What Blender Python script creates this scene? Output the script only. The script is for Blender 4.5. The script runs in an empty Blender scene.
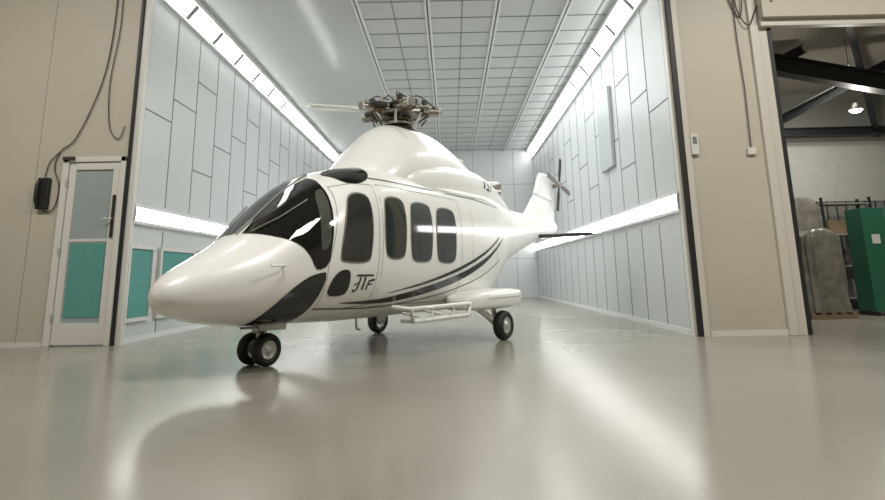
import bpy, bmesh, math, random
from mathutils import Vector, Matrix
random.seed(4)
scene = bpy.context.scene
col = scene.collection

# ------------------------------------------------------------------ materials
def mat(name, color, rough=0.5, metal=0.0, coat=0.0, spec=0.5, emit=None, estr=0.0, noise=None, bump=None, nscale=3.0, crough=0.04):
    m = bpy.data.materials.new(name); m.use_nodes = True
    nt = m.node_tree; b = nt.nodes['Principled BSDF']
    b.inputs['Base Color'].default_value = (*color, 1)
    b.inputs['Roughness'].default_value = rough
    b.inputs['Metallic'].default_value = metal
    b.inputs['Coat Weight'].default_value = coat
    b.inputs['Coat Roughness'].default_value = crough
    b.inputs['Specular IOR Level'].default_value = spec
    if emit:
        b.inputs['Emission Color'].default_value = (*emit, 1)
        b.inputs['Emission Strength'].default_value = estr
    if noise or bump:
        tc = nt.nodes.new('ShaderNodeTexCoord')
        n = nt.nodes.new('ShaderNodeTexNoise'); n.inputs['Scale'].default_value = nscale
        n.inputs['Detail'].default_value = 6
        nt.links.new(tc.outputs['Object'], n.inputs['Vector'])
        if noise:
            r = nt.nodes.new('ShaderNodeMapRange')
            r.inputs['To Min'].default_value = 1 - noise; r.inputs['To Max'].default_value = 1 + noise
            nt.links.new(n.outputs['Fac'], r.inputs['Value'])
            mx = nt.nodes.new('ShaderNodeVectorMath'); mx.operation = 'SCALE'
            mx.inputs[0].default_value = color
            nt.links.new(r.outputs['Result'], mx.inputs['Scale'])
            nt.links.new(mx.outputs[0], b.inputs['Base Color'])
        if bump:
            bp = nt.nodes.new('ShaderNodeBump'); bp.inputs['Strength'].default_value = bump
            bp.inputs['Distance'].default_value = 0.02
            nt.links.new(n.outputs['Fac'], bp.inputs['Height']); nt.links.new(bp.outputs[0], b.inputs['Normal'])
    return m

M_white = mat('gloss_white_paint', (0.84, 0.84, 0.82), 0.3, coat=0.5, crough=0.10)
M_seam = mat('panel_gap', (0.32, 0.32, 0.31), 0.5)
M_frame = mat('rubber_seal', (0.20, 0.20, 0.19), 0.4)
M_glass = mat('dark_cabin_glass', (0.030, 0.032, 0.031), 0.08, spec=0.8, coat=0.3)
M_windrefl = mat('painted_windscreen_reflection', (0.075, 0.08, 0.072), 0.06, spec=0.7, noise=0.5, nscale=2.5)  # lighter colour paints wall reflection and cockpit interior onto the windscreen
M_wind = mat('windshield_glass', (0.008, 0.008, 0.008), 0.03, spec=0.7)
M_black = mat('black_paint', (0.012, 0.012, 0.014), 0.2, coat=0.6)
M_grey = mat('grey_stripe', (0.12, 0.12, 0.12), 0.3, coat=0.4)
M_rubber = mat('tyre_rubber', (0.015, 0.015, 0.015), 0.6)
M_steel = mat('rotor_steel', (0.33, 0.31, 0.28), 0.35, metal=0.9)
M_dsteel = mat('dark_metal', (0.05, 0.045, 0.04), 0.45, metal=0.6)
M_brass = mat('brown_elastomer', (0.16, 0.11, 0.07), 0.5, metal=0.3)
M_alu = mat('wheel_hub_alloy', (0.6, 0.6, 0.58), 0.3, metal=0.6)
M_panel = mat('booth_panel', (0.56, 0.59, 0.59), 0.35, noise=0.05, nscale=0.6)
M_ceil = mat('booth_ceiling_panel', (0.54, 0.57, 0.565), 0.4, noise=0.05, nscale=0.7)
M_ceilg = mat('ceiling_smooth_panel', (0.52, 0.55, 0.545), 0.14, noise=0.04, nscale=0.5)
M_line = mat('panel_joint', (0.17, 0.19, 0.19), 0.6)
M_cline = mat('ceiling_joint', (0.26, 0.28, 0.28), 0.6)
M_rail = mat('white_rail', (0.72, 0.74, 0.74), 0.4)
M_gap = mat('fixture_divider', (0.30, 0.31, 0.31), 0.5)
M_teal = mat('teal_filter', (0.10, 0.31, 0.28), 0.8, bump=0.5, noise=0.25, nscale=30)
M_beige = mat('beige_cladding', (0.50, 0.465, 0.390), 0.5, noise=0.06, nscale=0.8)
M_beige2 = mat('cream_trim', (0.58, 0.555, 0.49), 0.45)
M_trimw = mat('white_frame', (0.66, 0.65, 0.61), 0.4)
M_gasket = mat('black_gasket', (0.012, 0.012, 0.012), 0.5)
M_light = mat('tube_diffuser', (0.9, 0.9, 0.9), 0.5, emit=(1.0, 0.99, 0.96), estr=11.0)
M_lamp = mat('lamp_diffuser', (0.9, 0.9, 0.9), 0.5, emit=(1.0, 0.97, 0.9), estr=20.0)
M_beam = mat('dark_steel_beam', (0.02, 0.02, 0.022), 0.5)
M_dwall = mat('shed_wall', (0.30, 0.30, 0.28), 0.7, noise=0.2, nscale=1.0)
M_dlight = mat('shed_light_panel', (0.62, 0.62, 0.58), 0.6, noise=0.1)
M_droof = mat('shed_roof', (0.34, 0.31, 0.27), 0.7, noise=0.1)
M_green = mat('green_locker', (0.02, 0.13, 0.075), 0.5)
M_plastic = mat('plastic_wrap', (0.19, 0.18, 0.15), 0.12, noise=0.7, bump=0.6, nscale=4)
M_orange = mat('orange_label', (0.6, 0.12, 0.04), 0.5)
M_wood = mat('pallet_wood', (0.22, 0.16, 0.10), 0.7, noise=0.3, nscale=6)
M_box = mat('grey_storage_bin', (0.22, 0.22, 0.20), 0.6)
M_cable = mat('cable_sheath', (0.05, 0.04, 0.035), 0.6)
M_doorglass = mat('door_glass', (0.32, 0.38, 0.385), 0.08, spec=0.7, noise=0.15, nscale=1.0)

# floor: polished resin with subtle mottling
M_floor = bpy.data.materials.new('polished_resin_floor'); M_floor.use_nodes = True
nt = M_floor.node_tree; b = nt.nodes['Principled BSDF']
tc = nt.nodes.new('ShaderNodeTexCoord')
n1 = nt.nodes.new('ShaderNodeTexNoise'); n1.inputs['Scale'].default_value = 0.35; n1.inputs['Detail'].default_value = 5
n2 = nt.nodes.new('ShaderNodeTexNoise'); n2.inputs['Scale'].default_value = 3.5; n2.inputs['Detail'].default_value = 3
nt.links.new(tc.outputs['Object'], n1.inputs['Vector']); nt.links.new(tc.outputs['Object'], n2.inputs['Vector'])
cr = nt.nodes.new('ShaderNodeValToRGB')
cr.color_ramp.elements[0].color = (0.25, 0.234, 0.195, 1); cr.color_ramp.elements[0].position = 0.3
cr.color_ramp.elements[1].color = (0.30, 0.282, 0.238, 1); cr.color_ramp.elements[1].position = 0.7
nt.links.new(n1.outputs['Fac'], cr.inputs['Fac']); nt.links.new(cr.outputs['Color'], b.inputs['Base Color'])
mr = nt.nodes.new('ShaderNodeMapRange'); mr.inputs['To Min'].default_value = 0.15; mr.inputs['To Max'].default_value = 0.27
nt.links.new(n1.outputs['Fac'], mr.inputs['Value']); nt.links.new(mr.outputs[0], b.inputs['Roughness'])
bp = nt.nodes.new('ShaderNodeBump'); bp.inputs['Strength'].default_value = 0.16; bp.inputs['Distance'].default_value = 0.01
nt.links.new(n2.outputs['Fac'], bp.inputs['Height']); nt.links.new(bp.outputs[0], b.inputs['Normal'])
b.inputs['Specular IOR Level'].default_value = 0.38

# ------------------------------------------------------------------ mesh helpers
class MB:
    """mesh builder collecting several solids into one mesh with material slots"""
    def __init__(s): s.v = []; s.f = []; s.m = []; s.mats = []; s.sm = []
    def mi(s, m):
        if m not in s.mats: s.mats.append(m)
        return s.mats.index(m)
    def add(s, vs, fs, m, smooth=False):
        o = len(s.v); s.v += [tuple(v) for v in vs]
        for f in fs:
            s.f.append([i + o for i in f]); s.m.append(s.mi(m)); s.sm.append(smooth)
    def box(s, a, b_, m, bev=0.0):
        x0, y0, z0 = [min(a[i], b_[i]) for i in range(3)]; x1, y1, z1 = [max(a[i], b_[i]) for i in range(3)]
        vs = [(x0,y0,z0),(x1,y0,z0),(x1,y1,z0),(x0,y1,z0),(x0,y0,z1),(x1,y0,z1),(x1,y1,z1),(x0,y1,z1)]
        s.add(vs, [(0,3,2,1),(4,5,6,7),(0,1,5,4),(1,2,6,5),(2,3,7,6),(3,0,4,7)], m)
    def tube(s, pts, r, m, seg=10, cap=True, radii=None):
        pts = [Vector(p) for p in pts]; n = len(pts); vs = []; fs = []
        up = Vector((0, 0, 1)); prev = None
        for i, p in enumerate(pts):
            d = (pts[min(i+1, n-1)] - pts[max(i-1, 0)]).normalized()
            if prev is None:
                ref = up if abs(d.z) < 0.9 else Vector((1, 0, 0))
                a = d.cross(ref).normalized()
            else:
                a = (prev - d * prev.dot(d)).normalized()
            prev = a; bb = d.cross(a)
            rr = radii[i] if radii else r
            for k in range(seg):
                t = 2*math.pi*k/seg
                vs.append(p + a*math.cos(t)*rr + bb*math.sin(t)*rr)
        for i in range(n-1):
            for k in range(seg):
                k2 = (k+1) % seg
                fs.append((i*seg+k, i*seg+k2, (i+1)*seg+k2, (i+1)*seg+k))
        s.add(vs, fs, m, True)
        if cap:
            s.add(vs[:seg], [tuple(range(seg))[::-1]], m); s.add(vs[-seg:], [tuple(range(seg))], m)
    def lathe(s, prof, c, axis, m, seg=28):
        """prof list (r, h) along axis"""
        c = Vector(c); d = Vector(axis).normalized()
        ref = Vector((0,0,1)) if abs(d.z) < 0.9 else Vector((1,0,0))
        a = d.cross(ref).normalized(); bb = d.cross(a); vs = []; fs = []
        for r, h in prof:
            for k in range(seg):
                t = 2*math.pi*k/seg
                vs.append(c + d*h + (a*math.cos(t) + bb*math.sin(t))*r)
        for i in range(len(prof)-1):
            for k in range(seg):
                k2 = (k+1) % seg
                fs.append((i*seg+k, i*seg+k2, (i+1)*seg+k2, (i+1)*seg+k))
        s.add(vs, fs, m, True)
    def obj(s, name, parent=None, bevel=0.0):
        me = bpy.data.meshes.new(name); me.from_pydata(s.v, [], s.f)
        for m in s.mats: me.materials.append(m)
        me.polygons.foreach_set('material_index', s.m); me.polygons.foreach_set('use_smooth', s.sm)
        me.update()
        bm = bmesh.new(); bm.from_mesh(me); bmesh.ops.recalc_face_normals(bm, faces=bm.faces); bm.to_mesh(me); bm.free()
        o = bpy.data.objects.new(name, me); col.objects.link(o)
        if parent: o.parent = parent
        if bevel:
            bv = o.modifiers.new('bevel', 'BEVEL'); bv.width = bevel; bv.segments = 3; bv.limit_method = 'ANGLE'
        return o

def empty(name, loc=(0,0,0), rotz=0):
    e = bpy.data.objects.new(name, None); col.objects.link(e); e.location = loc; e.rotation_euler = (0,0,rotz)
    e.empty_display_size = 0.3
    return e

# ------------------------------------------------------------------ camera
cam_d = bpy.data.cameras.new('camera'); cam = bpy.data.objects.new('camera', cam_d); col.objects.link(cam)
cam_d.sensor_width = 36; cam_d.lens = 575/885*36; cam_d.shift_y = -92/885; cam_d.clip_end = 200
pitch = math.radians(11.5); yaw = math.radians(0.63); roll = 0.0167
F = Vector((-math.sin(yaw)*math.cos(pitch), math.cos(yaw)*math.cos(pitch), math.sin(pitch)))
R = F.cross(Vector((0,0,1))).normalized(); U = R.cross(F)
R2 = R*math.cos(roll) - U*math.sin(roll); U2 = U*math.cos(roll) + R*math.sin(roll)
mw = Matrix(((R2.x,U2.x,-F.x,0),(R2.y,U2.y,-F.y,0),(R2.z,U2.z,-F.z,1.156),(0,0,0,1)))
cam.matrix_world = mw
scene.camera = cam

# ------------------------------------------------------------------ room dims
XL, XR, YF, YB, ZC = -6.1, 4.4, 10.8, 29.5, 7.55
mb = MB(); mb.box((-14,-6,-0.2),(18.2,YB+0.3,0), M_floor); mb.obj('floor')

# ---- booth side walls
def side_wall(name, X, sgn):
    mb = MB()
    mb.box((X, YF+0.1, 0), (X+sgn*0.15, YB, ZC+0.3), M_panel)
    xi = X - sgn*0.006
    t = 0.015
    ys = []; y = YF+0.25; k = 0
    while y < YB: ys.append(y); y += 1.15
    for i, y in enumerate(ys):
        mb.box((X, y-t, 2.66), (xi, y+t, 7.0), M_line)
        y2 = min(y+1.15, YB)
        for zz in ([4.55], [3.7, 5.9], [5.1])[(i*2) % 3]:
            mb.box((X, y, zz-t), (xi, y2, zz+t), M_line)
    ys2 = ys if sgn > 0 else ys[1::3]
    for y in ys2:
        mb.box((X, y-t, 0), (xi, y+t, 2.15), M_line)
    mb.obj(name)
    mb = MB(); mb.box((X-sgn*0.001, YF+0.2, 0), (X-sgn*0.03, YB, 0.10), M_rail); mb.obj(name.replace('wall','baseboard_booth'))
side_wall('wall_left', XL, -1)
side_wall('wall_right', XR, 1)
# raised duct panel on the right wall
mb = MB(); mb.box((XR-0.008, 14.9, 3.9), (XR-0.10, 16.1, 6.1), mat('duct_panel', (0.46,0.50,0.50), 0.4)); mb.obj('wall_duct_panel', bevel=0.01)

# ---- back wall
mb = MB(); mb.box((XL-0.2, YB, 0), (XR+0.2, YB+0.2, ZC+0.3), M_panel)
for i in range(10):
    x = XL + 1.05*i
    mb.box((x-0.012, YB, 0), (x+0.012, YB-0.006, ZC), M_cline)
for z in (1.9, 3.8, 5.7): mb.box((XL, YB, z-0.012), (XR, YB-0.006, z+0.012), M_cline)
mb.obj('wall_back')

# ---- ceiling
mb = MB()
mb.box((XL-0.2, YF, ZC), (-2.15, YB, ZC+0.2), M_ceilg)
mb.box((-2.15, YF, ZC), (XR+0.2, YB, ZC+0.2), M_ceil)
y = YF
while y < YB:
    mb.box((-2.15, y-0.02, ZC), (XR, y+0.02, ZC-0.012), M_cline); y += 0.93
for i, x in enumerate([-2.15, -1.3, -0.45, 0.4, 1.25, 2.1, 2.95, 3.8]):
    if i % 2 == 0:
        mb.box((x-0.07, YF, ZC), (x-0.02, YB, ZC-0.09), M_rail); mb.box((x+0.02, YF, ZC), (x+0.07, YB, ZC-0.09), M_rail)
        mb.box((x-0.02, YF, ZC), (x+0.02, YB, ZC-0.02), M_line)
    else:
        mb.box((x-0.015, YF, ZC), (x+0.015, YB, ZC-0.012), M_cline)
mb.obj('ceiling')

# ---- strip lights
def strip_row(name, X, sgn, z0, z1, slant, step):
    mb = MB(); y = YF+0.15
    X = X - sgn*0.008
    while y < YB-0.3:
        y2 = min(y+step, YB-0.05)
        if slant:
            p = [(X-sgn*0.03, z0), (X-sgn*0.27, z1)]
            g = 0.09
            vs = [(p[0][0], y+g, p[0][1]), (p[0][0], y2-g, p[0][1]), (p[1][0], y2-g, p[1][1]), (p[1][0], y+g, p[1][1])]
            mb.add(vs, [(0,1,2,3)], M_light)
            for ya, yb in ((y, y+g), (y2-g, y2)):
                vs = [(p[0][0], ya, p[0][1]), (p[0][0], yb, p[0][1]), (p[1][0], yb, p[1][1]), (p[1][0], ya, p[1][1])]
                mb.add(vs, [(0,1,2,3)], M_gap)
        else:
            mb.box((X, y+0.03, z0), (X-sgn*0.05, y2-0.03, z1), M_light)
            mb.box((X, y-0.03, z0-0.02), (X-sgn*0.06, y+0.03, z1+0.02), M_gap)
        y = y2
    if not slant:
        mb.box((X, YF+0.1, z0-0.06), (X-sgn*0.07, YB-0.02, z0), M_rail); mb.box((X, YF+0.1, z1), (X-sgn*0.07, YB-0.02, z1+0.06), M_rail)
    else:
        mb.box((X, YF+0.1, z0-0.08), (X-sgn*0.05, YB-0.02, z0), M_rail)
        mb.box((X-sgn*0.27, YF+0.1, z1), (X-sgn*0.33, YB-0.02, ZC-0.005), M_rail)
    mb.obj(name)
strip_row('wall_strip_light', XL, -1, 2.28, 2.54, False, 1.5)
strip_row('wall_strip_light', XR, 1, 2.31, 2.60, False, 1.5)
strip_row('ceiling_strip_light', XL, -1, 7.12, 7.42, True, 1.5)
strip_row('ceiling_strip_light', XR, 1, 7.12, 7.42, True, 1.5)

# ---- teal extraction filters along the left wall
mb = MB(); xw = XL+0.008
for (a, c) in [(10.95, 11.75), (12.15, 13.6), (14.0, 15.45), (15.85, 17.3), (17.7, 19.15), (19.5, 21.0)]:
    mb.box((xw, a, 0.45), (xw+0.03, c, 1.75), M_teal)
    for q in ((a-0.07, 0.38, a, 1.82), (c, 0.38, c+0.07, 1.82), (a, 0.38, c, 0.45), (a, 1.75, c, 1.82)):
        mb.box((xw, q[0], q[1]), (xw+0.06, q[2], q[3]), M_trimw)
mb.obj('air_filter_panel')

# ---- front wall (facade) ------------------------------------------------
mb = MB()
ZT = 9.0
mb.box((-14, YF, 0), (-7.42, YF+0.12, ZT), M_beige)
mb.box((-7.42, YF, 3.5), (XL-0.08, YF+0.12, ZT), M_beige)
mb.box((-6.2, YF, 0), (XL-0.08, YF+0.12, 3.5), M_beige)
mb.box((-10.0, YF, 0), (-9.985, YF-0.004, ZT), M_line)
mb.box((-7.95, YF, 0), (-7.94, YF-0.004, ZT), M_cline)
mb.box((XR+0.12, YF, 0), (6.05, YF+0.12, ZT), M_beige)
mb.box((6.05, YF, 6.0), (16, YF+0.12, ZT), M_beige)
mb.box((12.0, YF, 0), (16, YF+0.12, ZT), M_beige)
mb.box((XL-0.2, YF, 8.3), (XR+0.2, YF+0.12, ZT), M_beige)
mb.obj('wall_front')
# jamb trims of the booth opening
mb = MB()
mb.box((XL-0.09, YF-0.03, 0), (XL-0.04, YF+0.14, 8.3), M_gasket)
mb.box((XL-0.04, YF+0.02, 0), (XL+0.06, YF+0.16, 8.3), M_trimw); mb.obj('trim_1')
mb = MB()
mb.box((XR+0.02, YF-0.03, 0), (XR+0.11, YF+0.14, 8.3), M_gasket)
mb.box((XR-0.04, YF+0.04, 0), (XR+0.02, YF+0.16, 8.3), M_trimw)
mb.box((XR+0.11, YF-0.04, 0), (XR+0.22, YF, 8.3), M_beige2)
mb.obj('trim_2')
mb = MB()
mb.box((6.02, YF-0.06, 0), (6.18, YF+0.16, ZT), M_beige2)
mb.box((6.18, YF-0.02, 0), (6.36, YF+0.16, 6.0), M_beige2)
mb.box((6.36, YF-0.03, 0), (6.44, YF+0.18, 6.0), M_gasket)
mb.box((6.2, YF-0.14, 5.86), (12.2, YF, 6.0), M_beige2)
mb.box((6.2, YF-0.25, 6.0), (12.2, YF, 6.5), M_beige)
mb.obj('trim_3', bevel=0.006)
mb = MB(); mb.box((-14, YF-0.02, 0), (-7.42, YF, 0.07), M_trimw); mb.obj('baseboard_left')
mb = MB(); mb.box((XR+0.24, YF-0.02, 0), (6.02, YF, 0.09), M_trimw); mb.obj('baseboard_right')

# personnel door
d = empty('door_1', (0,0,0))
mb = MB(); x0, x1, zt = -7.42, -6.2, 3.5
mb.box((x0, YF-0.05, 0), (x0+0.12, YF+0.1, zt), M_trimw); mb.box((x1-0.10, YF-0.05, 0), (x1, YF+0.1, zt), M_trimw)
mb.box((x0, YF-0.05, zt-0.10), (x1, YF+0.1, zt), M_trimw); mb.obj('door_frame', d, 0.008)
mb = MB(); a, c = x0+0.13, x1-0.11
mb.box((a, YF-0.02, 0.02), (a+0.13, YF+0.04, zt-0.11), M_trimw); mb.box((c-0.13, YF-0.02, 0.02), (c, YF+0.04, zt-0.11), M_trimw)
mb.box((a+0.13, YF-0.02, zt-0.25), (c-0.13, YF+0.04, zt-0.11), M_trimw); mb.box((a+0.13, YF-0.02, 0.02), (c-0.13, YF+0.04, 0.4), M_trimw)
mb.obj('door_leaf', d, 0.006)
mb = MB(); mb.box((a+0.13, YF+0.01, 0.4), (c-0.13, YF+0.03, zt-0.25), M_doorglass)
mb.box((a+0.16, YF+0.0, 0.5), (c-0.16, YF+0.01, 1.85), M_teal)
mb.box((a+0.13, YF+0.0, 1.88), (c-0.13, YF+0.01, 1.93), M_trimw); mb.obj('door_pane', d)
mb = MB()
mb.box((c-0.08, YF-0.05, 1.95), (c-0.03, YF-0.02, 2.75), M_dsteel); mb.tube([(c-0.055,YF-0.05,2.3),(c-0.055,YF-0.1,2.3),(c-0.2,YF-0.1,2.3)], 0.014, M_alu)
for z in (0.5, 1.7, 3.0): mb.tube([(a-0.01,YF-0.05,z-0.07),(a-0.01,YF-0.05,z+0.07)], 0.02, M_alu)
mb.obj('door_handle', d)

# wall phone with cord
p = empty('wall_phone')
mb = MB(); mb.box((-7.84, YF-0.10, 2.50), (-7.62, YF, 3.10), M_gasket); mb.obj('phone_body', p, 0.02)
mb = MB(); mb.tube([(-7.78,YF-0.13,2.58),(-7.78,YF-0.17,2.66),(-7.78,YF-0.17,2.95),(-7.78,YF-0.13,3.03)], 0.03, M_gasket); mb.obj('phone_handset', p)
def curve_pts(P, n=14):
    P = [Vector(q) for q in P]; P = [P[0]]+P+[P[-1]]; out = []
    for i in range(1, len(P)-2):
        for k in range(n):
            t = k/n; a,b_,c_,d_ = P[i-1],P[i],P[i+1],P[i+2]
            out.append(0.5*((2*b_)+(c_-a)*t+(2*a-5*b_+4*c_-d_)*t*t+(3*b_-a-3*c_+d_)*t**3))
    out.append(P[-2]); return out
y_ = YF-0.03
mb = MB(); mb.tube(curve_pts([(-6.72,y_,7.6),(-6.70,y_,6.4),(-6.78,y_,5.3),(-6.98,y_,4.5),(-7.25,y_,3.85),(-7.5,y_,3.62),(-7.58,y_,3.3),(-7.46,y_,2.95),(-7.48,y_,2.6),(-7.58,y_,2.45),(-7.72,y_,2.47)]), 0.011, M_cable, 8)
mb.tube(curve_pts([(-7.5,y_,3.62),(-7.68,y_,3.42),(-7.75,y_,3.12)]), 0.01, M_cable, 8)
mb.tube(curve_pts([(-6.62,y_,7.6),(-6.58,y_,6.2),(-6.68,y_,5.0),(-6.6,y_,4.1),(-6.4,y_,3.85),(-6.3,y_,4.1)]), 0.009, M_cable, 8)
mb.obj('phone_cable', p)
mb = MB(); mb.box((-7.4,YF-0.11,3.44),(-7.18,YF-0.055,3.50), M_cable); mb.obj('door_closer', d, 0.006)
mb = MB(); mb.tube(curve_pts([(5.72,y_,7.5),(5.66,y_,6.6),(5.85,y_,6.1),(5.95,y_-.03,6.6),(6.1,y_-.06,7.6)]), 0.012, M_cable, 8)
mb.tube([(5.75,y_,7.6),(5.75,y_,5.6),(5.78,y_,4.6),(5.76,y_,3.44)], 0.010, M_cable, 8)
mb.tube(curve_pts([(5.9,y_,7.6),(5.8,y_,6.4),(5.98,y_-.06,5.9),(6.2,y_-.06,6.3),(6.4,y_-.25,6.32)]), 0.012, M_cable, 8)
mb.obj('power_cable')
mb = MB(); mb.box((4.62,YF-0.07,3.32),(4.76,YF,3.72), M_trimw); mb.box((4.65,YF-0.075,3.52),(4.73,YF-0.07,3.66), M_line); mb.obj('thermostat', bevel=0.015)
mb = MB(); mb.box((5.68,YF-0.06,3.30),(5.84,YF,3.43), M_trimw); mb.obj('junction_box', bevel=0.01)

# ---- neighbouring shed seen through the right opening
mb = MB(); mb.box((6.05, 18, 0), (18, 18.2, 8), M_dwall)
mb.box((6.2,17.97,3.2),(18,18,5.1), M_dlight)
for i in range(40): mb.box((6.3+i*0.3,17.965,0),(6.33+i*0.3,17.98,3.2), M_beam)
mb.obj('wall_shed_back')
mb = MB(); mb.box((5.9, YF+0.2, 0), (6.05, 18, 8), M_dwall); mb.obj('wall_shed_left')
mb = MB(); mb.box((18, YF, 0), (18.2, 18.2, 8), M_dwall); mb.obj('wall_shed_right')
mb = MB(); mb.add([(5.9,YF+0.1,7.6),(18,YF+0.1,8.4),(18,18.2,6.9),(5.9,18.2,6.5),(5.9,YF+0.1,7.7),(18,YF+0.1,8.5),(18,18.2,7.0),(5.9,18.2,6.6)],
   [(0,1,2,3),(4,5,6,7),(0,1,5,4),(1,2,6,5),(2,3,7,6),(3,0,4,7)], M_droof); mb.obj('ceiling_shed')
truss = empty('roof_truss')
def beam(a, c, w=0.18, h=0.3, name='truss_member'):
    a = Vector(a); c = Vector(c); dd = (c-a).normalized(); s = dd.cross(Vector((0,0,1))).normalized(); u = s.cross(dd)
    mb = MB()
    for (ws, hs, off) in ((w, 0.03, h/2), (w, 0.03, -h/2), (0.03, h, 0)):
        vs = []
        for q in (a, c):
            for sx, sz in ((-1,-1),(1,-1),(1,1),(-1,1)):
                vs.append(q + s*sx*ws/2 + u*(off+sz*hs/2))
        mb.add(vs, [(0,1,2,3),(4,5,6,7),(0,1,5,4),(1,2,6,5),(2,3,7,6),(3,0,4,7)], M_beam)
    return mb.obj(name, truss)
beam((6.1,13,6.25),(12.5,13,4.9),0.3,0.40)
beam((8.2,14.5,4.75),(12.6,14.5,6.9),0.2,0.22)
beam((6.3,14.6,5.3),(9.5,14.6,6.9),0.2,0.22)
beam((7.2,13.2,6.9),(10.5,17.8,5.3),0.15,0.18)
beam((9.8,13.2,7.0),(13.5,17.8,5.3),0.15,0.18)
beam((6.1,17.5,5.3),(17.9,17.5,5.35),0.2,0.22)
mb = MB(); mb.box((6.9,15.6,0),(7.1,15.8,6.7), M_beam); mb.obj('steel_column')
L = empty('pendant_lamp', (10.35,14.2,5.10))
mb = MB(); mb.lathe([(0.0,0.16),(0.06,0.16),(0.09,0.08),(0.16,0.0),(0.16,-0.02)], (0,0,0), (0,0,1), M_dsteel); mb.tube([(0,0,0.15),(0,0,1.9)],0.008,M_dsteel); mb.obj('lamp_shade', L)
mb = MB(); mb.lathe([(0.0,-0.09),(0.09,-0.07),(0.14,-0.02),(0.14,0.0)], (0,0,0), (0,0,1), M_lamp); mb.obj('lamp_lens', L)
lc = empty('storage_locker', (11.0,15.0,0))
mb = MB(); mb.box((-0.6,-0.3,0.1),(0.6,0.3,2.65), M_green); mb.box((-0.01,-0.31,0.15),(0.01,-0.3,2.6), M_line); mb.box((0.05,-0.33,1.1),(0.08,-0.3,1.3), M_alu)
mb.box((-0.42,-0.315,1.75),(-0.22,-0.3,1.98), M_trimw); mb.obj('locker_body', lc, 0.01)
mb = MB(); mb.box((-0.6,-0.3,0),(-0.5,0.3,0.1), M_gasket); mb.box((0.5,-0.3,0),(0.6,0.3,0.1), M_gasket); mb.obj('locker_feet', lc)
# goods under plastic sheeting (folds run vertically)
def wrapped(name, loc, sx, sy, sz):
    e = empty(name, loc)
    mb = MB()
    for i in range(5): mb.box((-sx/2+i*sx/4.6,-sy/2,0.1),(-sx/2+i*sx/4.6+0.1,sy/2,0.14), M_wood)
    for i in range(3): mb.box((-sx/2,-sy/2+i*(sy-0.1)/2,0),(sx/2,-sy/2+i*(sy-0.1)/2+0.1,0.1), M_wood)
    mb.obj('pallet', e)
    N = 96; H = 14; vs = []; fs = []
    for j in range(H+1):
        q = j/H; z = 0.142+sz*min(1, q*1.12) if j < H else 0.142+sz*1.02
        sc = (1-0.12*q) if j < H-1 else (0.75 if j == H-1 else 0.02)
        for i in range(N):
            t = 2*math.pi*i/N; c, s_ = math.cos(t), math.sin(t)
            f = 1+0.05*math.sin(17*t+2*math.sin(3*q))*(1-0.6*q)+0.025*math.sin(31*t+5*q)+0.05*math.sin(5*t+7*q)
            vs.append((sx/2*math.copysign(abs(c)**0.6, c)*f*sc, sy/2*math.copysign(abs(s_)**0.6, s_)*f*sc, z+0.10*math.sin(3*t)*(q*q if j < H else 0)))
    for j in range(H):
        for i in range(N): fs.append((j*N+i, j*N+(i+1)%N, (j+1)*N+(i+1)%N, (j+1)*N+i))
    mb = MB(); mb.add(vs, fs, M_plastic, True); mb.obj('plastic_cover', e)
wrapped('covered_pallet', (8.95,14.5,0), 1.1, 1.0, 1.9)
wrapped('covered_pallet', (9.9,16.6,0), 1.2, 1.0, 2.9)
wrapped('covered_pallet', (8.3,16.5,0), 1.0, 1.0, 2.5)
# steel shelving rack beside them
rk = MB()
for x in (-0.7,0.7):
    for y in (-0.25,0.25): rk.box((x-0.03,y-0.03,0),(x+0.03,y+0.03,3.2), M_beam)
for z in (0.3,1.2,2.1,3.0): rk.box((-0.72,-0.28,z),(0.72,0.28,z+0.04), M_seam)
for i,(x,z,w_,h_) in enumerate([(-0.5,0.34,.3,.4),(0.1,0.34,.4,.5),(-0.4,1.24,.4,.35),(0.3,1.24,.35,.5),(-0.3,2.14,.5,.4),(0.4,2.14,.25,.6)]):
    rk.box((x-w_/2,-0.2,z),(x+w_/2,0.2,z+h_), [M_wood,M_box,M_dsteel,M_box][i%4])
o = rk.obj('shelving_rack'); o.location = (11.6,17.2,0)

# hall shell behind and around the camera
mb = MB(); mb.box((-14.2,-6,0),(-14,YF,ZT), M_beige); mb.obj('wall_hall_left')
mb = MB(); mb.box((16,-6,0),(16.2,YF,ZT), M_beige); mb.obj('wall_hall_right')
mb = MB(); mb.box((-14,-6.2,0),(16,-6,ZT), M_beige); mb.obj('wall_hall_back')
mb = MB(); mb.box((-14.2,-6.2,ZT),(16.2,YF+0.12,ZT+0.2), M_droof); mb.obj('ceiling_hall')
def area(name, loc, sx, sy, power, colr=(1,0.97,0.90), rot=(0,0,0)):
    l = bpy.data.lights.new(name, 'AREA'); l.shape = 'RECTANGLE'; l.size = sx; l.size_y = sy; l.energy = power; l.color = colr
    o = bpy.data.objects.new(name, l); col.objects.link(o); o.location = loc; o.rotation_euler = rot; return o
for (x, y, e_) in ((-8,5,470),(0,4.5,430),(8,5,680)):
    area('hall_fill_light', (x,y,ZT-0.1), 3, 1.2, e_)  # unseen area lamps added overhead to light facade and floor
area('booth_fill_light', (1.0,18,ZC-0.12), 5, 9, 470, (0.97,1,1))  # added fill to brighten the booth, beyond its strip lights; no fixture modelled
area('shed_light', (10,14.5,6.3), 1.5, 1.5, 170)
pl = bpy.data.lights.new('pendant_bulb', 'POINT'); pl.energy = 130; pl.shadow_soft_size = 0.12; pl.color = (1,0.95,0.85)
po = bpy.data.objects.new('pendant_bulb', pl); col.objects.link(po); po.parent = L; po.location = (0,0,-0.30)

# ================================================================== HELICOPTER
psi = math.radians(56.5)
heli = empty('helicopter', (-3.44, 6.85, 0), psi)
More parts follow.
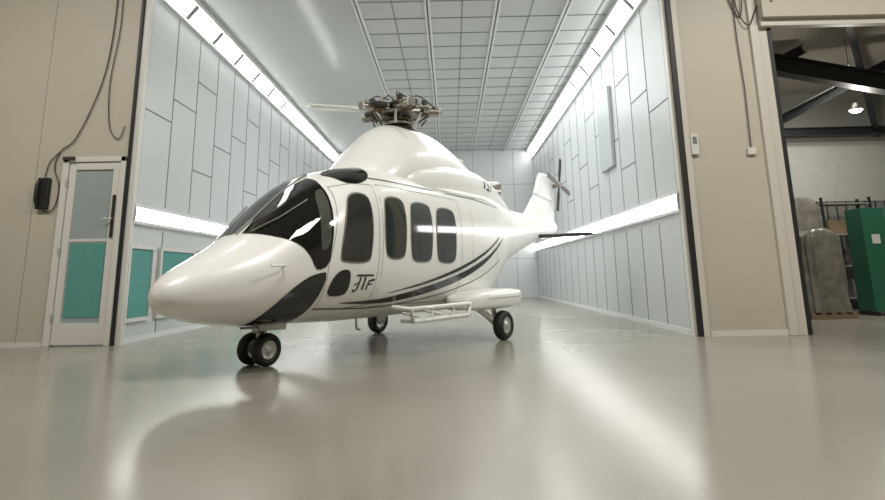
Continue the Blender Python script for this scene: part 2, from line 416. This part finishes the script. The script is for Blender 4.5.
# local: x aft from nose tip, y starboard, z up.  t = port offset = -y
def pchip(xs, ys):
    n = len(xs); h = [xs[i+1]-xs[i] for i in range(n-1)]; dl = [(ys[i+1]-ys[i])/h[i] for i in range(n-1)]
    m = [0]*n; m[0] = dl[0]; m[-1] = dl[-1]
    for i in range(1, n-1):
        if dl[i-1]*dl[i] > 0:
            w1 = 2*h[i]+h[i-1]; w2 = h[i]+2*h[i-1]; m[i] = (w1+w2)/(w1/dl[i-1]+w2/dl[i])
    def f(x):
        x = min(max(x, xs[0]), xs[-1]); i = 0
        while i < n-2 and x > xs[i+1]: i += 1
        t = (x-xs[i])/h[i]
        return ((2*t**3-3*t*t+1)*ys[i] + (t**3-2*t*t+t)*h[i]*m[i] + (-2*t**3+3*t*t)*ys[i+1] + (t**3-t*t)*h[i]*m[i+1])
    return f
class Loft:
    def __init__(s, rows):
        xs = [r[0] for r in rows]; s.x0, s.x1 = xs[0], xs[-1]
        s.hw, s.zb, s.zt, s.n = [pchip(xs, [r[k] for r in rows]) for k in (1,2,3,4)]
    def pt(s, x, phi):
        hw, zb, zt, n = s.hw(x), s.zb(x), s.zt(x), s.n(x); zc = (zb+zt)/2; hh = (zt-zb)/2
        c, q = math.cos(phi), math.sin(phi)
        return Vector((x, -hw*math.copysign(abs(c)**(2/n), c), zc+hh*math.copysign(abs(q)**(2/n), q)))
    def off(s, x, phi, o):
        e = 1e-3
        a = s.pt(x+e, phi)-s.pt(x-e, phi); b_ = s.pt(x, phi+e)-s.pt(x, phi-e)
        nn = a.cross(b_); nn = nn.normalized() if nn.length > 1e-12 else Vector((0,0,1))
        p = s.pt(x, phi); ctr = Vector((x, 0, (s.zb(x)+s.zt(x))/2))
        if nn.dot(p-ctr) < 0: nn = -nn
        return p+nn*o
    def phi_z(s, x, z):
        zb, zt, n = s.zb(x), s.zt(x), s.n(x); rel = (z-(zb+zt)/2)/((zt-zb)/2); rel = max(-0.999, min(0.999, rel))
        return math.asin(math.copysign(abs(rel)**(n/2), rel))
    def mesh(s, name, m, xs, M=72, parent=None):
        vs = []; fs = []
        for x in xs:
            for k in range(M): vs.append(s.pt(x, 2*math.pi*(k+0.5)/M))
        for i in range(len(xs)-1):
            for k in range(M):
                k2 = (k+1)%M; fs.append((i*M+k, i*M+k2, (i+1)*M+k2, (i+1)*M+k))
        fs.append(tuple(range(M))); fs.append(tuple(range((len(xs)-1)*M, len(xs)*M)))
        mb = MB(); mb.add(vs, fs, m, True); return mb.obj(name, parent)
body = Loft([
 (-0.04, 0.02, 0.94, 0.98, 2.0), (-0.01, 0.16, 0.85, 1.07, 2.1), (0.08, 0.30, 0.76, 1.17, 2.2), (0.27, 0.45, 0.69, 1.30, 2.3),
 (0.58, 0.64, 0.61, 1.46, 2.3), (1.0, 0.83, 0.55, 1.70, 2.3), (1.4, 0.97, 0.53, 2.05, 2.4), (1.8, 1.05, 0.52, 2.40, 2.5),
 (2.15, 1.09, 0.51, 2.64, 2.6), (2.6, 1.11, 0.50, 2.82, 2.8), (3.2, 1.12, 0.50, 2.92, 2.9), (5.6, 1.12, 0.50, 2.95, 2.9),
 (6.3, 1.07, 0.58, 2.95, 2.8), (7.0, 0.90, 0.86, 2.92, 2.5), (7.6, 0.70, 1.12, 2.86, 2.3), (8.2, 0.50, 1.36, 2.78, 2.1),
 (8.8, 0.38, 1.58, 2.70, 2.0), (10.0, 0.28, 1.92, 2.66, 2.0), (11.0, 0.20, 2.15, 2.64, 2.0), (11.5, 0.13, 2.28, 2.60, 2.0), (11.7, 0.04, 2.40, 2.50, 2.0)])
xs = [-0.04, -0.035, -0.025, -0.01, 0.01, 0.03, 0.06, 0.09, 0.12] + [0.12+0.06*i for i in range(1, 193)] + [11.7]
body.mesh('fuselage', M_white, xs, 80, heli)

def chaikin(P, it=3):
    for _ in range(it):
        Q = []
        for i in range(len(P)):
            a = P[i]; c = P[(i+1) % len(P)]
            Q.append((a[0]*.75+c[0]*.25, a[1]*.75+c[1]*.25)); Q.append((a[0]*.25+c[0]*.75, a[1]*.25+c[1]*.75))
        P = Q
    return P
def densify(P, k):
    Q = []
    for i in range(len(P)):
        a = P[i]; c = P[(i+1) % len(P)]
        for j in range(k): Q.append((a[0]+(c[0]-a[0])*j/k, a[1]+(c[1]-a[1])*j/k))
    return Q
def patch(mb, shape, poly, o, m, mode='z', side=1, rings=9, grow=0.0):
    cx = sum(p[0] for p in poly)/len(poly); cy = sum(p[1] for p in poly)/len(poly)
    if grow:
        P2 = []
        for p in poly:
            dx, dy = p[0]-cx, p[1]-cy
            l = math.hypot(dx, dy); P2.append((p[0]+dx/l*grow, p[1]+dy/l*grow))
        poly = P2
    def mp(a, c):
        phi = shape.phi_z(a, c) if mode == 'z' else math.radians(c)
        v = shape.off(a, phi, o); return Vector((v.x, v.y*side, v.z))
    N = len(poly); vs = [mp(cx, cy)]; fs = []
    for r in range(1, rings+1):
        k = r/rings
        for p in poly: vs.append(mp(cx+(p[0]-cx)*k, cy+(p[1]-cy)*k))
    for i in range(N): fs.append((0, 1+i, 1+(i+1) % N))
    for r in range(rings-1):
        for i in range(N):
            j = (i+1) % N; a = 1+r*N; c = 1+(r+1)*N
            fs.append((a+i, c+i, c+j, a+j))
    mb.add(vs, fs, m, True)
def ribbon(mb, shape, pts, w, o, m, side=1, mode='z', closed=False, sub=8):
    P = [Vector((p[0], p[1], 0)) for p in pts]
    if closed: P = P+[P[0]]
    W = w if isinstance(w, (list, tuple)) else [w]*len(P)
    Q = []; WW = []
    for i in range(len(P)-1):
        for k in range(sub):
            t = k/sub; Q.append(P[i].lerp(P[i+1], t)); WW.append(W[i]*(1-t)+W[i+1]*t)
    Q.append(P[-1]); WW.append(W[-1])
    vs = []; fs = []
    for i, p in enumerate(Q):
        dd = (Q[min(i+1,len(Q)-1)]-Q[max(i-1,0)]).normalized(); nrm = Vector((-dd.y, dd.x, 0))
        for sg in (-1, 1):
            if mode == 'z':
                q = p+nrm*sg*WW[i]/2; phi = shape.phi_z(q.x, q.y)
            else:
                if abs(dd.x) < 0.05: q = p+Vector((sg*WW[i]/2, 0, 0))
                else: q = p+Vector((0, sg*WW[i]/2*57, 0))
                phi = math.radians(q.y)
            v = shape.off(q.x, phi, o); vs.append(Vector((v.x, v.y*side, v.z)))
    for i in range(len(Q)-1): fs.append((2*i, 2*i+1, 2*i+3, 2*i+2))
    mb.add(vs, fs, m, True)
def spl(P, n=8):
    return [(v.x, v.y) for v in curve_pts([(p[0], p[1], 0) for p in P], n)]

# --- windows
mbw = MB(); mbf = MB(); mbs = MB(); mbp = MB()
cock = chaikin([(1.91,1.40),(2.03,1.36),(2.42,1.36),(2.52,1.44),(2.54,2.22),(2.46,2.33),(2.26,2.33),(2.12,2.20)], 3)
def rr(x0, x1, z0, z1):
    c = 0.10
    return chaikin([(x0,z0+c),(x0+c,z0),(x1-c,z0),(x1,z0+c),(x1,z1-c),(x1-c,z1),(x0+c,z1),(x0,z1-c)], 3)
wins = [cock, rr(2.82,3.30,1.42,2.33), rr(3.44,4.00,1.38,2.30), rr(4.15,4.72,1.37,2.27)]
windscreen = densify(chaikin([(1.05,89.5),(1.07,72),(1.13,52),(1.24,34),(1.39,14),(1.50,0),(1.58,-6),(1.74,-5),(1.80,6),(1.86,25),(1.94,50),(1.99,64),(2.05,74),(2.11,89.5)], 1), 4)
wind_refl = densify(chaikin([(1.60,4),(1.74,4),(1.79,14),(1.84,30),(1.91,50),(1.94,59),(1.84,60),(1.74,46),(1.66,26)], 2), 2)  # outline of the painted reflection patch lying over the windscreen
eyebrow = densify(chaikin([(2.20,84),(2.22,62),(2.28,48),(2.50,42),(2.74,48),(2.86,64),(2.88,84)], 2), 2)
chin = densify(chaikin([(1.74,1.22),(1.60,1.21),(1.42,1.15),(1.20,0.98),(1.00,0.72),(0.97,0.57),(1.08,0.535),(1.50,0.53),(1.58,0.60),(1.66,0.85)], 1), 4)
low = chaikin([(1.79,0.90),(2.10,0.90),(2.16,0.98),(2.14,1.22),(2.04,1.26),(1.90,1.22),(1.80,1.08)], 2)
for side in (1, -1):
    for w in wins:
        patch(mbf, body, w, 0.004, M_frame, 'z', side, grow=0.028)
        patch(mbw, body, w, 0.009, M_glass, 'z', side)
    patch(mbw, body, windscreen, 0.008, M_wind, 'phi', side, 14)
    patch(mbw, body, wind_refl, 0.012, M_windrefl, 'phi', side, 8)
    patch(mbw, body, eyebrow, 0.008, M_wind, 'phi', side, 8)
    patch(mbp, body, chin, 0.006, M_black, 'z', side, 10)
    patch(mbw, body, low, 0.007, M_wind, 'z', side, 6)
    # door seams
    for P in ([(1.72,0.75),(1.74,1.3),(1.9,1.9),(2.02,2.42),(2.35,2.50),(2.66,2.50)], [(2.68,2.5),(2.68,1.3),(2.66,0.75)], [(2.66,0.75),(2.2,0.72),(1.72,0.75)],
              [(2.76,2.52),(2.76,0.72)], [(2.76,2.52),(4.9,2.48)], [(4.9,2.48),(4.92,1.5),(4.9,0.72)], [(4.9,0.72),(2.76,0.72)]):
        ribbon(mbs, body, P, 0.010, 0.004, M_seam, side)
    ribbon(mbs, body, [(2.7,2.62),(4.0,2.60),(5.6,2.56),(6.6,2.48)], 0.022, 0.006, M_grey, side)
    ribbon(mbs, body, [(5.3,2.5),(5.3,0.8)], 0.008, 0.004, M_seam, side)
    ribbon(mbs, body, [(6.3,2.6),(6.3,0.9)], 0.008, 0.004, M_seam, side)
    # livery swooshes
    ribbon(mbp, body, spl([(2.1,0.80),(3.0,0.80),(4.0,0.93),(5.0,1.15),(5.9,1.48),(6.75,1.92)]), [0.004+0.12*math.sin(math.pi*min(1,i/40)) for i in range(41)], 0.006, M_black, side, sub=2)
    ribbon(mbp, body, spl([(3.0,0.90),(4.0,1.06),(5.0,1.30),(5.9,1.62),(6.8,2.06)]), [0.004+0.055*math.sin(math.pi*min(1,i/32)) for i in range(33)], 0.006, M_black, side, sub=2)
    ribbon(mbp, body, spl([(1.7,0.74),(3.0,0.71),(4.4,0.84),(5.5,1.08),(6.4,1.42)]), 0.018, 0.006, M_grey, side, sub=2)
    # logo strokes
    for P, w in (([(2.32,0.98),(2.27,0.95),(2.24,0.98)],0.022), ([(2.32,0.98),(2.35,1.15)],0.028), ([(2.26,1.17),(2.60,1.17)],0.026), ([(2.42,0.97),(2.44,1.15)],0.034),
                 ([(2.50,0.97),(2.52,1.09),(2.64,1.11)],0.028), ([(2.51,1.04),(2.60,1.05)],0.02), ([(2.33,1.07),(2.25,1.04)],0.02)):
        ribbon(mbp, body, P, w, 0.006, M_black, side, sub=4)
mbf.obj('window_seals', heli); mbw.obj('window_glass', heli); mbs.obj('panel_seams', heli); mbp.obj('livery', heli)

# --- upper cowlings
dog = Loft([(2.75,0.10,2.5,2.84,2.0),(2.95,0.40,2.3,2.98,2.0),(3.2,0.62,2.1,3.20,1.9),(3.5,0.76,2.0,3.50,1.8),(3.8,0.82,2.0,3.76,1.75),(4.1,0.86,2.0,3.88,1.75),(4.5,0.88,2.0,3.92,1.8),
            (5.0,0.88,2.0,3.90,1.8),(5.4,0.86,2.0,3.78,1.9),(6.0,0.80,2.0,3.52,2.0),(6.8,0.68,2.0,3.24,2.0),(7.5,0.5,2.1,3.02,2.0),(8.3,0.22,2.3,2.80,2.0)])
dog.mesh('mast_fairing', M_white, [2.75+0.0555*i for i in range(101)], 72, heli)
eng = Loft([(3.3,0.45,2.3,2.94,2.2),(3.6,0.74,2.2,3.10,2.3),(4.1,0.92,2.2,3.24,2.4),(5.0,0.99,2.2,3.33,2.5),(6.0,0.98,2.2,3.30,2.5),(6.7,0.88,2.2,3.18,2.4),(7.4,0.68,2.2,3.00,2.3),(8.2,0.40,2.3,2.78,2.0)])
eng.mesh('engine_cowling', M_white, [3.3+0.049*i for i in range(101)], 72, heli)
mb = MB()
for side in (1,-1):
    ribbon(mb, eng, [(5.2,12),(5.2,40),(5.2,58)], 0.012, 0.004, M_seam, side, 'phi')
    ribbon(mb, eng, [(6.2,12),(6.2,40),(6.2,62)], 0.012, 0.004, M_seam, side, 'phi')
    ribbon(mb, dog, [(4.0,42),(4.0,60),(4.0,88)], 0.010, 0.004, M_seam, side, 'phi')
    ribbon(mb, dog, [(5.1,50),(5.1,70),(5.1,88)], 0.010, 0.004, M_seam, side, 'phi')
    for P, w in (([(6.0,2.82),(6.12,3.00)],0.05), ([(6.1,2.82),(6.22,2.80),(6.26,3.0)],0.045), ([(6.34,2.80),(6.4,2.97)],0.04)):
        ribbon(mb, eng, P, w, 0.006, M_black, side, sub=4)
mb.obj('cowling_seams', heli)
mb = MB()
for sg in (-1,1):
    mb.lathe([(0.13,-0.25),(0.17,0.0),(0.17,0.22),(0.14,0.22),(0.12,0.0),(0.0,0.0)], (7.0, sg*0.52, 2.96), (0.95, sg*0.32, 0.1), M_steel)
    mb.lathe([(0.0,0.05),(0.05,0.045),(0.07,0.0)], (5.7, sg*0.62, 3.36), (0,sg*0.5,1), M_white)
mb.obj('engine_ducts', heli)

# --- rotor head
rh = MB(); mx, mz = 4.5, 3.88
rh.lathe([(0.40,-0.08),(0.34,0.0),(0.22,0.03),(0.16,0.05),(0.13,0.55)], (mx,0,mz), (0,0,1), M_dsteel)
rh.lathe([(0.14,0.04),(0.30,0.05),(0.32,0.08),(0.30,0.11),(0.14,0.12)], (mx,0,mz), (0,0,1), M_steel)
rh.lathe([(0.14,0.14),(0.27,0.15),(0.28,0.18),(0.14,0.19)], (mx,0,mz), (0,0,1), M_brass)
rh.lathe([(0.1,0.24),(0.36,0.26),(0.40,0.29),(0.36,0.32),(0.1,0.33)], (mx,0,mz), (0,0,1), M_steel)
rh.lathe([(0.1,0.40),(0.33,0.41),(0.36,0.43),(0.33,0.46),(0.12,0.47),(0.12,0.54),(0.08,0.58),(0.0,0.59)], (mx,0,mz), (0,0,1), M_dsteel)
for i in range(5):
    a = math.radians(72*i+20); dx, dy = math.cos(a), math.sin(a); tx, ty = -dy, dx
    P = lambda r, t, z: (mx+dx*r+tx*t, dy*r+ty*t, mz+z)
    rh.tube([P(0.1,0,0.34),P(0.42,0,0.34),P(0.62,0,0.34),P(0.84,0,0.33)], 0.06, M_steel, 10, radii=[0.12,0.11,0.09,0.07])
    rh.lathe([(0.0,-0.09),(0.11,-0.09),(0.12,-0.04),(0.09,0.0),(0.12,0.04),(0.11,0.09),(0.0,0.09)], P(0.50,0,0.34), (0,0,1), M_brass, 16)
    rh.tube([P(0.38,0.18,0.38),P(0.68,0.11,0.38)], 0.055, M_dsteel, 10)
    rh.tube([P(0.34,0.19,0.38),P(0.42,0.175,0.38)], 0.03, M_alu, 8)
    rh.tube([P(0.29,-0.14,0.06),P(0.46,-0.18,0.32)], 0.024, M_alu, 8)
    rh.tube([P(0.46,-0.18,0.32),P(0.66,-0.02,0.34)], 0.032, M_steel, 8)
    rh.tube([P(0.40,-0.10,0.12),P(0.56,-0.06,0.24),P(0.60,0.02,0.30)], 0.02, M_dsteel, 8)
    rh.lathe([(0.0,-0.05),(0.04,-0.05),(0.04,0.05),(0,0.05)], P(0.46,-0.18,0.32), (tx,ty,0), M_dsteel, 10)
    for t in (-0.05, 0.05):
        rh.tube([P(0.80,t,0.26),P(0.80,t,0.41)], 0.022, M_alu, 8)
    rh.box([q-0.045 for q in P(0.72,0,0.40)], [q+0.045 for q in P(0.72,0,0.40)], M_steel)
    rh.tube([P(0.22,0.06,0.46),P(0.22,0.06,0.53)], 0.022, M_alu, 8)
    rh.tube([P(0.30,-0.08,0.44),P(0.30,-0.08,0.54)], 0.035, M_brass, 8)
    rh.tube([P(0.42,0.06,0.44),P(0.42,0.06,0.56)], 0.03, M_steel, 8)
    rh.box([q-0.04 for q in P(0.50,-0.12,0.50)], [q+0.04 for q in P(0.50,-0.12,0.50)], M_dsteel)
    rh.tube([P(0.12,0.1,0.50),P(0.3,0.12,0.60),P(0.45,0.05,0.46)], 0.014, M_brass, 6)
    rh.tube([P(0.25,0.1,0.02),P(0.34,0.1,0.18),P(0.26,0.0,0.28)], 0.018, M_dsteel, 6)
    rh.tube([P(0.45,0.14,0.10),P(0.55,0.10,0.22),P(0.52,0.02,0.28)], 0.022, M_steel, 6)
    rh.tube(curve_pts([P(0.15,-0.05,0.56),P(0.36,-0.14,0.63),P(0.56,-0.10,0.52),P(0.70,-0.02,0.42)],5), 0.012, M_dsteel, 6)
rh.obj('rotor_head', heli)
# one blade still fitted
def airfoil_blade(mb, o, d_, span, chord, thick, m, taper=1.0, c0=0.3):
    o = Vector(o); d_ = Vector(d_).normalized(); ch = d_.cross(Vector((0,0,1))).normalized(); up = ch.cross(d_)
    prof = [(-0.25,0),(-0.2,0.35),(0,0.5),(0.3,0.3),(0.75,0),(0.3,-0.25),(0,-0.4),(-0.2,-0.3)]
    st = [(0,c0),(0.12,c0*1.2),(0.3,1),(0.95,taper),(1.0,taper*0.6)]; vs = []; fs = []
    for (q, k) in st:
        for (x, z) in prof: vs.append(o+d_*span*q+ch*x*chord*k+up*z*thick*(k if q>0.2 else 1))
    n = len(prof)
    for i in range(len(st)-1):
        for k in range(n): fs.append((i*n+k, i*n+(k+1)%n, (i+1)*n+(k+1)%n, (i+1)*n+k))
    fs.append(tuple(range(n))); fs.append(tuple(range((len(st)-1)*n, len(st)*n)))
    mb.add(vs, fs, m)
mb = MB()
wl = Matrix.Rotation(-psi, 3, 'Z') @ Vector((-1, 0.05, 0.10))
airfoil_blade(mb, Vector((mx,0,mz+0.36))+wl*0.55, wl, 1.22, 0.36, 0.08, M_white)
mb.obj('rotor_blade', heli, 0.004)

# --- fin, stabiliser, tail rotor
def slab(mb, root, tip, m):
    prof = [(0,0),(0.05,0.6),(0.25,1),(0.6,0.7),(1,0.08)]
    ring = prof+[(x,-y) for x, y in prof[::-1][:-1]]
    vs = []
    for k in range(9):
        t = k/8
        a = Vector(root[0]).lerp(Vector(tip[0]), t); c = Vector(root[1]).lerp(Vector(tip[1]), t); th = (root[3]*(1-t)+tip[3]*t)
        if k == 8: th *= 0.5
        ax = Vector(root[2])
        for (x, y) in ring: vs.append(a.lerp(c, x)+ax*y*th)
    n = len(ring); fs = []
    for i in range(8):
        for k in range(n): fs.append((i*n+k, i*n+(k+1)%n, (i+1)*n+(k+1)%n, (i+1)*n+k))
    fs.append(tuple(range(n))); fs.append(tuple(range(8*n, 9*n)))
    mb.add(vs, fs, m, True)
mb = MB()
slab(mb, ((9.5,0,2.5),(11.6,0,2.4),(0,1,0),0.13), ((10.35,0,3.25),(11.7,0,3.2),(0,1,0),0.11), M_white)
slab(mb, ((10.35,0,3.25),(11.7,0,3.2),(0,1,0),0.11), ((10.75,0,3.90),(11.8,0,3.94),(0,1,0),0.08), M_white)
mb.obj('tail_fin', heli)
mb = MB()
for sg in (-1, 1):
    slab(mb, ((10.0,sg*0.1,2.12),(10.75,sg*0.1,2.10),(0,0,1),0.06), ((10.15,sg*1.6,2.12),(10.65,sg*1.6,2.10),(0,0,1),0.045), M_black)
mb.obj('tail_stabiliser', heli)
mb = MB(); tc_ = Vector((11.70, 0.0, 3.66))
mb.lathe([(0.11,0),(0.09,0.10),(0.06,0.14),(0.08,0.17),(0.08,0.22),(0.04,0.26),(0,0.28)], tc_, (0,-1,0), M_steel)
for i in range(4):
    a = math.radians(90*i+76); dv = Vector((math.cos(a),0,math.sin(a)))
    p0 = tc_+Vector((0,-0.19,0)); sd = Vector((-math.sin(a),0,math.cos(a)))
    vs = []
    for q, w in ((0.08,0.03),(0.2,0.04),(0.3,0.07),(0.74,0.07),(0.80,0.05)):
        for s1, s2 in ((-1,-0.012),(1,-0.012),(1,0.012),(-1,0.012)): vs.append(p0+dv*q+sd*s1*w+Vector((0,s2,0)))
    fs = [(0,1,2,3),(16,17,18,19)]
    for r in range(4):
        for k in range(4): fs.append((r*4+k, r*4+(k+1)%4, r*4+4+(k+1)%4, r*4+4+k))
    mb.add(vs, fs, M_dsteel if i % 2 == 0 else M_grey)
mb.obj('tail_rotor', heli)

# --- landing gear
def wheel(mb, c, r, w, ax=(0,1,0)):
    h = w/2
    mb.lathe([(r*0.55,-h*0.7),(r*0.62,-h*0.95),(r*0.85,-h),(r*0.96,-h*0.7),(r,-h*0.3),(r,h*0.3),(r*0.96,h*0.7),(r*0.85,h),(r*0.62,h*0.95),(r*0.55,h*0.7)], c, ax, M_rubber, 36)
    mb.lathe([(0.0,-h*0.85),(r*0.18,-h*0.85),(r*0.22,-h*0.55),(r*0.48,-h*0.5),(r*0.56,-h*0.8),(r*0.56,h*0.8),(r*0.48,h*0.5),(r*0.22,h*0.55),(r*0.18,h*0.85),(0,h*0.85)], c, ax, M_alu, 28)
ng = MB(); nx = 1.5
for sg in (-1,1): wheel(ng, (nx, sg*0.15, 0.215), 0.215, 0.15)
ng.tube([(nx,-0.2,0.215),(nx,0.2,0.215)], 0.03, M_steel)
ng.tube([(nx,0,0.215),(nx-0.02,0,0.45),(nx-0.04,0,0.75)], 0.045, M_alu, 14, radii=[0.05,0.035,0.06])
ng.tube([(nx,0,0.22),(nx+0.16,0,0.36),(nx+0.02,0,0.52)], 0.018, M_alu, 8)
ng.tube([(nx-0.03,0,0.5),(nx+0.4,0,0.7)], 0.022, M_steel, 8)
ng.tube([(nx,0.06,0.4),(nx-0.02,0.09,0.58)], 0.02, M_dsteel, 8); ng.tube([(nx,-0.06,0.4),(nx-0.02,-0.09,0.58)], 0.02, M_dsteel, 8)
ng.lathe([(0,-0.03),(0.05,-0.03),(0.055,0.03),(0,0.03)], (nx-0.1,-0.05,0.48), (-1,0,-0.1), M_alu, 14)
for sg in (-1,1):
    ng.add([(nx-0.2,sg*0.17,0.58),(nx+0.3,sg*0.17,0.56),(nx+0.25,sg*0.22,0.46),(nx-0.15,sg*0.22,0.47),
            (nx-0.2,sg*0.185,0.58),(nx+0.3,sg*0.185,0.56),(nx+0.25,sg*0.235,0.46),(nx-0.15,sg*0.235,0.47)], [(0,1,2,3),(4,5,6,7),(0,1,5,4),(1,2,6,5),(2,3,7,6),(3,0,4,7)], M_white)
ng.obj('nose_gear', heli)
mg = MB(); gx = 5.68
for sg in (-1,1):
    wheel(mg, (gx, sg*1.48, 0.255), 0.255, 0.19)
    mg.tube([(gx,sg*1.34,0.255),(gx,sg*1.56,0.255)], 0.04, M_steel)
    mg.tube([(gx,sg*1.34,0.26),(gx-0.25,sg*1.31,0.42),(gx-0.5,sg*1.26,0.56)], 0.055, M_white, 12)
    mg.tube([(gx,sg*1.32,0.3),(gx-0.02,sg*1.28,0.65)], 0.045, M_alu, 12)
mg.obj('main_gear', heli)
# sponsons (lofted pods)
mb = MB()
for sg in (-1,1):
    rows = [(4.62,0.10,0.66,0.06),(4.70,0.28,0.68,0.12),(4.95,0.38,0.70,0.155),(5.5,0.42,0.71,0.17),(6.1,0.42,0.72,0.17),(6.32,0.38,0.73,0.15),(6.42,0.24,0.74,0.08)]
    vs = []; fs = []; n = 32
    for (x, w, zc, h) in rows:
        for k in range(n):
            t = 2*math.pi*k/n; c, q = math.cos(t), math.sin(t)
            vs.append((x, sg*(1.16+w*math.copysign(abs(c)**0.45, c)), zc+h*math.copysign(abs(q)**0.45, q)))
    for i in range(len(rows)-1):
        for k in range(n): fs.append((i*n+k, i*n+(k+1)%n, (i+1)*n+(k+1)%n, (i+1)*n+k))
    fs.append(tuple(range(n))); fs.append(tuple(range((len(rows)-1)*n, len(rows)*n)))
    mb.add(vs, fs, M_white, True)
    mb.box((5.0, sg*1.578, 0.74),(6.2, sg*1.584, 0.75), M_seam)
mb.obj('sponsons', heli)
# cabin steps
mb = MB()
for sg in (-1,1):
    y0, y1 = sg*1.10, sg*1.42
    mb.tube([(3.0,y0,0.70),(3.0,y1,0.68),(4.66,y1,0.68)], 0.034, M_white, 10)
    mb.tube([(3.02,y1,0.68),(3.08,y1,0.50),(4.58,y1,0.50),(4.66,y1,0.68)], 0.034, M_white, 10)
    mb.box((3.08,y1-sg*0.24,0.475),(4.56,y1,0.525), M_white)
    for x in (3.55,4.15): mb.tube([(x,y1,0.68),(x,y1,0.50)], 0.02, M_white, 8); mb.tube([(x,y1,0.50),(x,y0-sg*0.25,0.58)], 0.022, M_white, 8)
mb.obj('cabin_steps', heli)
# small fittings: pitot tubes, wipers, antennas
mb = MB()
for sg in (-1,1):
    mb.tube([(1.12,sg*0.80,1.28),(1.10,sg*0.95,1.30),(0.85,sg*0.97,1.30)], 0.014, M_white, 8)
    q = [body.off(s_, math.radians(p_), 0.03) for s_, p_ in ((1.08,74),(1.35,62),(1.7,56))]
    mb.tube([(v.x, v.y*-sg, v.z) for v in q], 0.010, M_frame, 8)
mb.tube([(3.4,0,0.5),(3.42,0,0.32),(3.5,0,0.30)], 0.02, M_white, 8)
mb.tube([(4.3,0.3,0.5),(4.36,0.3,0.36)], 0.03, M_white, 8)
q = [body.off(s_, math.radians(90), 0.012) for s_ in (1.04,1.3,1.7,2.1,2.25)]
mb.tube(q, 0.018, M_frame, 8)
mb.obj('fittings', heli)

# world ambience
w = bpy.data.worlds.new('world'); scene.world = w; w.use_nodes = True
w.node_tree.nodes['Background'].inputs[0].default_value = (0.9,0.92,1,1); w.node_tree.nodes['Background'].inputs[1].default_value = 0.15
scene.view_settings.view_transform = 'Standard'
